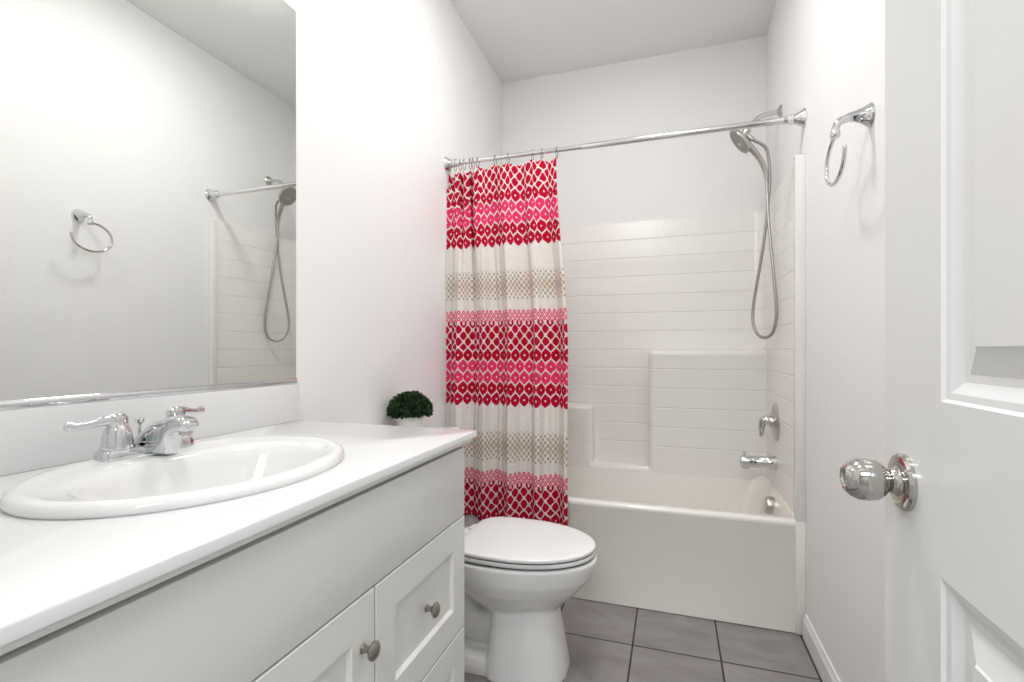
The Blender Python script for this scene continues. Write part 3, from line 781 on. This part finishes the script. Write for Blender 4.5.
# ------------------------------------------------------------------ shower arm and handheld shower
arm = thing('shower_pipe', 'curved chrome shower arm with nickel holder on the right wall', 'shower arm', (RW, 2.578, 2.219))
ay = 2.574
obj('flange', lathe((RW, ay, 2.219), (-1, 0, 0), [(0, 0.031), (0.003, 0.031), (0.008, 0.027), (0.013, 0.018), (0.018, 0.013), (0.018, 0.0)], n=36, cap1=False), M['satin'], arm)
obj('pipe', tube(catmull([(RW - 0.002, ay, 2.219), (RW - 0.05, ay, 2.216), (RW - 0.09, ay - 0.003, 2.206), (RW - 0.120, ay - 0.007, 2.181), (RW - 0.142, ay - 0.010, 2.152)], 7), 0.0108, n=18), M['chrome'], arm)
bm = bmesh.new()
bx, by, bz = RW - 0.145, ay - 0.010, 2.148
ax_ = Vector((-0.62, -0.04, -0.78)).normalized()
add_lathe(bm, (bx + 0.004, by, bz + 0.005), ax_, [(0, 0.012), (0.004, 0.017), (0.016, 0.018), (0.022, 0.015), (0.034, 0.014), (0.040, 0.010), (0.041, 0.0)], n=28, cap1=False)
add_lathe(bm, Vector((bx, by, bz)) + ax_ * 0.018, (0.70, 0.1, -0.70), [(0, 0.011), (0.026, 0.0105), (0.030, 0.0125), (0.046, 0.0125), (0.048, 0.009)], n=20)
obj('holder', bm, M['satin'], arm, angle=50)

hs = thing('handheld_shower', 'satin nickel handheld shower head hanging on the arm with long looped hose', 'shower head', (1.44, 2.56, 1.156))
hc = Vector((1.340, 2.552, 2.092))          # middle of the spray plate
fn = Vector((-0.80, -0.02, -0.60)).normalized()   # way the spray faces
bm = bmesh.new()
add_lathe(bm, hc - fn * 0.030, fn, [(0, 0.016), (0.004, 0.034), (0.010, 0.050), (0.018, 0.0640), (0.026, 0.0680), (0.031, 0.0670), (0.032, 0.0)], n=44, cap1=False)
he = obj('shower_head', bm, M['satin'], hs, angle=50)
bm = bmesh.new()
add_lathe(bm, hc + fn * 0.0008, fn, [(0, 0.0635), (0.0018, 0.0625), (0.0026, 0.040), (0.0026, 0.0)], n=40, cap1=False)
u_, v_ = frame(fn)
for rr_, cnt in ((0.0, 1), (0.014, 7), (0.028, 13), (0.040, 18), (0.051, 26)):
    for k in range(cnt):
        t = 2 * PI * k / cnt
        add_lathe(bm, hc + fn * 0.002 + (u_ * math.cos(t) + v_ * math.sin(t)) * rr_, fn, [(0, 0.0022), (0.003, 0.0016)], n=6)
obj('spray_plate', bm, M['spray'], he, smooth=False)
pts = catmull([hc - fn * 0.012 + Vector((0.0, 0.0, 0.0)), Vector((1.375, 2.560, 2.078)), Vector((1.412, 2.572, 2.040)), Vector((1.440, 2.582, 1.998)), Vector((1.458, 2.590, 1.955)), Vector((1.465, 2.593, 1.915))], 7)
obj('handle', tube(pts, lerp_list([0.026, 0.0215, 0.0165, 0.0140, 0.0125, 0.0105], 7), n=20, flat=0.85), M['satin'], hs)
# hose: from the holder's outlet down around the loop and back to the handle
ho = Vector((bx, by, bz)) + ax_ * 0.018 + Vector((0.70, 0.1, -0.70)).normalized() * 0.046
hp = [ho, (1.456, 2.572, 2.060), (1.474, 2.584, 2.000), (1.479, 2.592, 1.910), (1.474, 2.596, 1.820), (1.466, 2.600, 1.720), (1.448, 2.610, 1.560), (1.425, 2.626, 1.400), (1.413, 2.633, 1.300), (1.413, 2.626, 1.225), (1.430, 2.598, 1.172), (1.456, 2.562, 1.157),
      (1.480, 2.530, 1.178), (1.492, 2.514, 1.240), (1.492, 2.513, 1.310), (1.486, 2.525, 1.420), (1.477, 2.550, 1.580), (1.470, 2.572, 1.720), (1.467, 2.588, 1.840), (1.465, 2.593, 1.916)]
hp = [Vector(p) for p in hp]
pth = catmull(hp, 16)
# fine corrugation of the metal hose
rad = [0.0072 + 0.0005 * math.sin(i * 2.2) for i in range(len(pth))]
obj('hose', tube(pth, rad, n=12), M['hose'], hs, angle=80)

# ------------------------------------------------------------------ towel ring
tr = thing('towel_ring', 'chrome open towel ring on a flared post on the right wall', 'towel ring', (RW, 1.481, 1.704))
bm = bmesh.new()
cy, cz = 1.481, 1.704
secs = [(0.0, 0.0, 0.0265, 0.031), (0.004, 0.0, 0.0262, 0.0305), (0.010, 0.0, 0.0215, 0.0265), (0.020, 0.001, 0.0165, 0.0205), (0.034, 0.002, 0.0125, 0.0150), (0.050, 0.001, 0.0100, 0.0115), (0.062, -0.004, 0.0095, 0.0100)]
rings = [[Vector((RW - h, cy + a * math.cos(2 * PI * k / 36), cz + dz + b * math.sin(2 * PI * k / 36))) for k in range(36)] for h, dz, a, b in secs]
rings_to_mesh(bm, rings)
add_tube(bm, catmull([(RW - 0.058, cy, cz - 0.002), (RW - 0.072, cy, cz - 0.008), (RW - 0.079, cy, cz - 0.022), (RW - 0.080, cy, cz - 0.036)], 6), lerp_list([0.0098, 0.0095, 0.0090, 0.0092], 6), n=20)
add_lathe(bm, (RW - 0.080, cy, cz - 0.030), (0, 0, -1), [(0, 0.0095), (0.002, 0.0115), (0.016, 0.0115), (0.018, 0.0095)], n=24)
obj('mount', bm, M['chrome'], tr, angle=45)
rx, rcy, rcz, ra, rb = 1.444, 1.490, 1.604, 0.082, 0.064
pts = []
for i in range(60):
    t = R(98) - R(280) * i / 59
    pts.append((rx + 0.006 * (1 - i / 59), rcy + ra * math.cos(t), rcz + rb * math.sin(t)))
obj('ring', tube(pts, 0.0052, n=14), M['chrome'], tr)

# ------------------------------------------------------------------ curtain rod
RY, RZ = 2.144, 1.996
rod = thing('curtain_rod', 'straight chrome tension rod across the tub opening with flared ends', 'curtain rod', (0.762, RY, RZ))
obj('thin_tube', lathe((0.02, RY, RZ), (1, 0, 0), [(0, 0.0105), (0.70, 0.0105)], n=24), M['rod'], rod)
obj('thick_tube', lathe((0.66, RY, RZ), (1, 0, 0), [(0, 0.0115), (0.002, 0.0128), (0.82, 0.0128)], n=24), M['rod'], rod)
def flare(x, sg):
    obj('end_flange', lathe((x, RY, RZ), (sg, 0, 0), [(0, 0.036), (0.004, 0.036), (0.006, 0.034), (0.018, 0.026), (0.032, 0.0195), (0.040, 0.0180), (0.042, 0.0205), (0.050, 0.0205), (0.052, 0.0170), (0.060, 0.0170), (0.062, 0.0150), (0.074, 0.0140)], n=36), M['rod'], rod)
flare(0.0, 1); flare(RW, -1)

# ------------------------------------------------------------------ shower curtain
NU, NV = 520, 190
ringx = [0.010, 0.047, 0.073, 0.094, 0.125, 0.140, 0.163, 0.251, 0.315, 0.431, 0.476, 0.545]
TOPZ = RZ - 0.042
def interp(t, arr):
    f = t * (len(arr) - 1); i = min(int(f), len(arr) - 2); f -= i
    return arr[i] + (arr[i + 1] - arr[i]) * f
def smoothstep(a, b, x):
    t = max(0, min(1, (x - a) / (b - a))); return t * t * (3 - 2 * t)
segl = [0.045, 0.035, 0.030, 0.036, 0.030, 0.032, 0.100, 0.075, 0.130, 0.055, 0.072]
CURT_L = sum(segl)
cum = [0]
for q in segl: cum.append(cum[-1] + q / CURT_L)
def ring_index(t):
    for n_ in range(11):
        if t <= cum[n_ + 1] or n_ == 10: return n_ + min(1.0, (t - cum[n_]) / (cum[n_ + 1] - cum[n_]))
def curtain_point(i, j):
    t = i / NU; vv = j / NV
    k = ring_index(t)
    # where the rings sit above, a more even spread below
    xt = interp(k / 11, ringx)
    low = 0.006 + 0.604 * t
    s_ = smoothstep(0.0, 0.55, vv)
    x = xt * (1 - s_) + low * s_
    # pleats: ring to ring at the top, five slow folds lower down
    a_top = 0.010 if k > 6 else 0.020
    yt_ = a_top * math.sin(k * PI * 1.0 + 0.2) 
    yl = 0.027 * math.sin(t * 2 * PI * 4.6 + 0.7 + 0.5 * math.sin(vv * 2)) + 0.008 * math.sin(t * 2 * PI * 9.7 + 1.9) + 0.003 * math.sin(t * 2 * PI * 21 + vv * 1.3)
    s2 = smoothstep(0.0, 0.5, vv)
    y = RY - 0.004 + yt_ * (1 - 0.75 * s2) + yl * (0.15 + 0.85 * s2) - 0.042 * smoothstep(0, 0.8, vv)
    x += 0.0012 * math.sin(t * 2 * PI * 9.7 + 0.4) * s2
    bot = 0.318 + 0.006 * math.sin(t * 9)
    sc = abs(math.sin(k * PI))
    topz = TOPZ + 0.012 - 0.014 * sc * (1 if k > 6 else 1.6) - (0.010 if k < 6 else 0)
    z = topz + (bot - topz) * vv
    if z < 0.50 or (x < 0.05 and z < 1.87): y = min(y, 2.1265)
    x = max(x, 0.003)
    return Vector((x, y, z)), (t * CURT_L, z - (topz - TOPZ) * (1 - smoothstep(0, 0.3, vv)))
bm = bmesh.new(); uvl = bm.loops.layers.uv.new('UVMap')
arc_u = [0.0]
for i in range(NU):
    a_, b_ = curtain_point(i, int(NV * 0.45))[0], curtain_point(i + 1, int(NV * 0.45))[0]
    arc_u.append(arc_u[-1] + math.hypot(b_.x - a_.x, b_.y - a_.y))
print('curtain arc', arc_u[-1])
grid = [[None] * (NV + 1) for _ in range(NU + 1)]; uvs = {}
for i in range(NU + 1):
    for j in range(NV + 1):
        p, q = curtain_point(i, j); q = (arc_u[i], q[1]); v = bm.verts.new(p); grid[i][j] = v; uvs[v] = q
for i in range(NU):
    for j in range(NV):
        f = bm.faces.new((grid[i][j], grid[i][j + 1], grid[i + 1][j + 1], grid[i + 1][j]))
        for l in f.loops: l[uvl].uv = uvs[l.vert]
cur = obj('shower_curtain', bm, M['curtain'])
md = cur.modifiers.new('cloth thickness', 'SOLIDIFY'); md.thickness = 0.0009; md.offset = 0
tag(cur, 'crimson, pink and cream diamond-patterned shower curtain gathered at the left of the rod', 'shower curtain')

# wire rings that carry the curtain
proto = None
places = ['nearest the left wall', 'second from the left wall', 'third from the left wall', 'fourth from the left wall', 'fifth from the left wall', 'sixth from the left wall', 'seventh from the left wall',
          'eighth from the left wall, after the bunched ones', 'ninth from the left wall', 'fourth ring from the right end', 'second ring in from the right edge', 'at the right edge of the curtain']
places[9] = 'third from the curtain right edge'; places[10] = 'second from the curtain right edge'; places[11] = 'at the curtain right edge'
for i, rxx in enumerate(ringx):
    x = max(rxx, 0.016)
    if proto is None:
        pts = []
        for k in range(28):
            t = 2 * PI * k / 28
            pts.append((x, RY + 0.0165 * math.sin(t), RZ - 0.0120 + 0.0262 * math.cos(t)))
        o = proto = obj('curtain_ring', tube(pts, 0.0014, n=8, closed=True), M['wire'])
        x_first = x
    else:
        o = proto.copy(); S.collection.objects.link(o)
        o.location.x = proto.location.x + (x - x_first)
    tag(o, 'thin metal curtain ring on the rod, ' + places[i], 'curtain ring', 'wire rings holding the shower curtain')

# ------------------------------------------------------------------ ceiling lamps (above the frame)
def lamp(x, y, label):
    t = thing('ceiling_lamp', label, 'ceiling light', (x, y, RH), 'round flush ceiling lamps')
    obj('trim_ring', lathe((x, y, RH), (0, 0, -1), [(0, 0.165), (0.006, 0.165), (0.012, 0.158), (0.014, 0.148), (0.008, 0.143), (0.004, 0.143)], n=40, cap1=False), M['trim'], t)
    obj('lens', lathe((x, y, RH - 0.002), (0, 0, -1), [(0, 0.143), (0.010, 0.140), (0.026, 0.115), (0.036, 0.065), (0.039, 0.0)], n=40, cap1=False), M['lens'], t)
lamp(0.76, 0.62, 'round white flush ceiling lamp in front of the vanity, nearer the door')
lamp(0.76, 1.64, 'round white flush ceiling lamp over the toilet, nearer the tub')
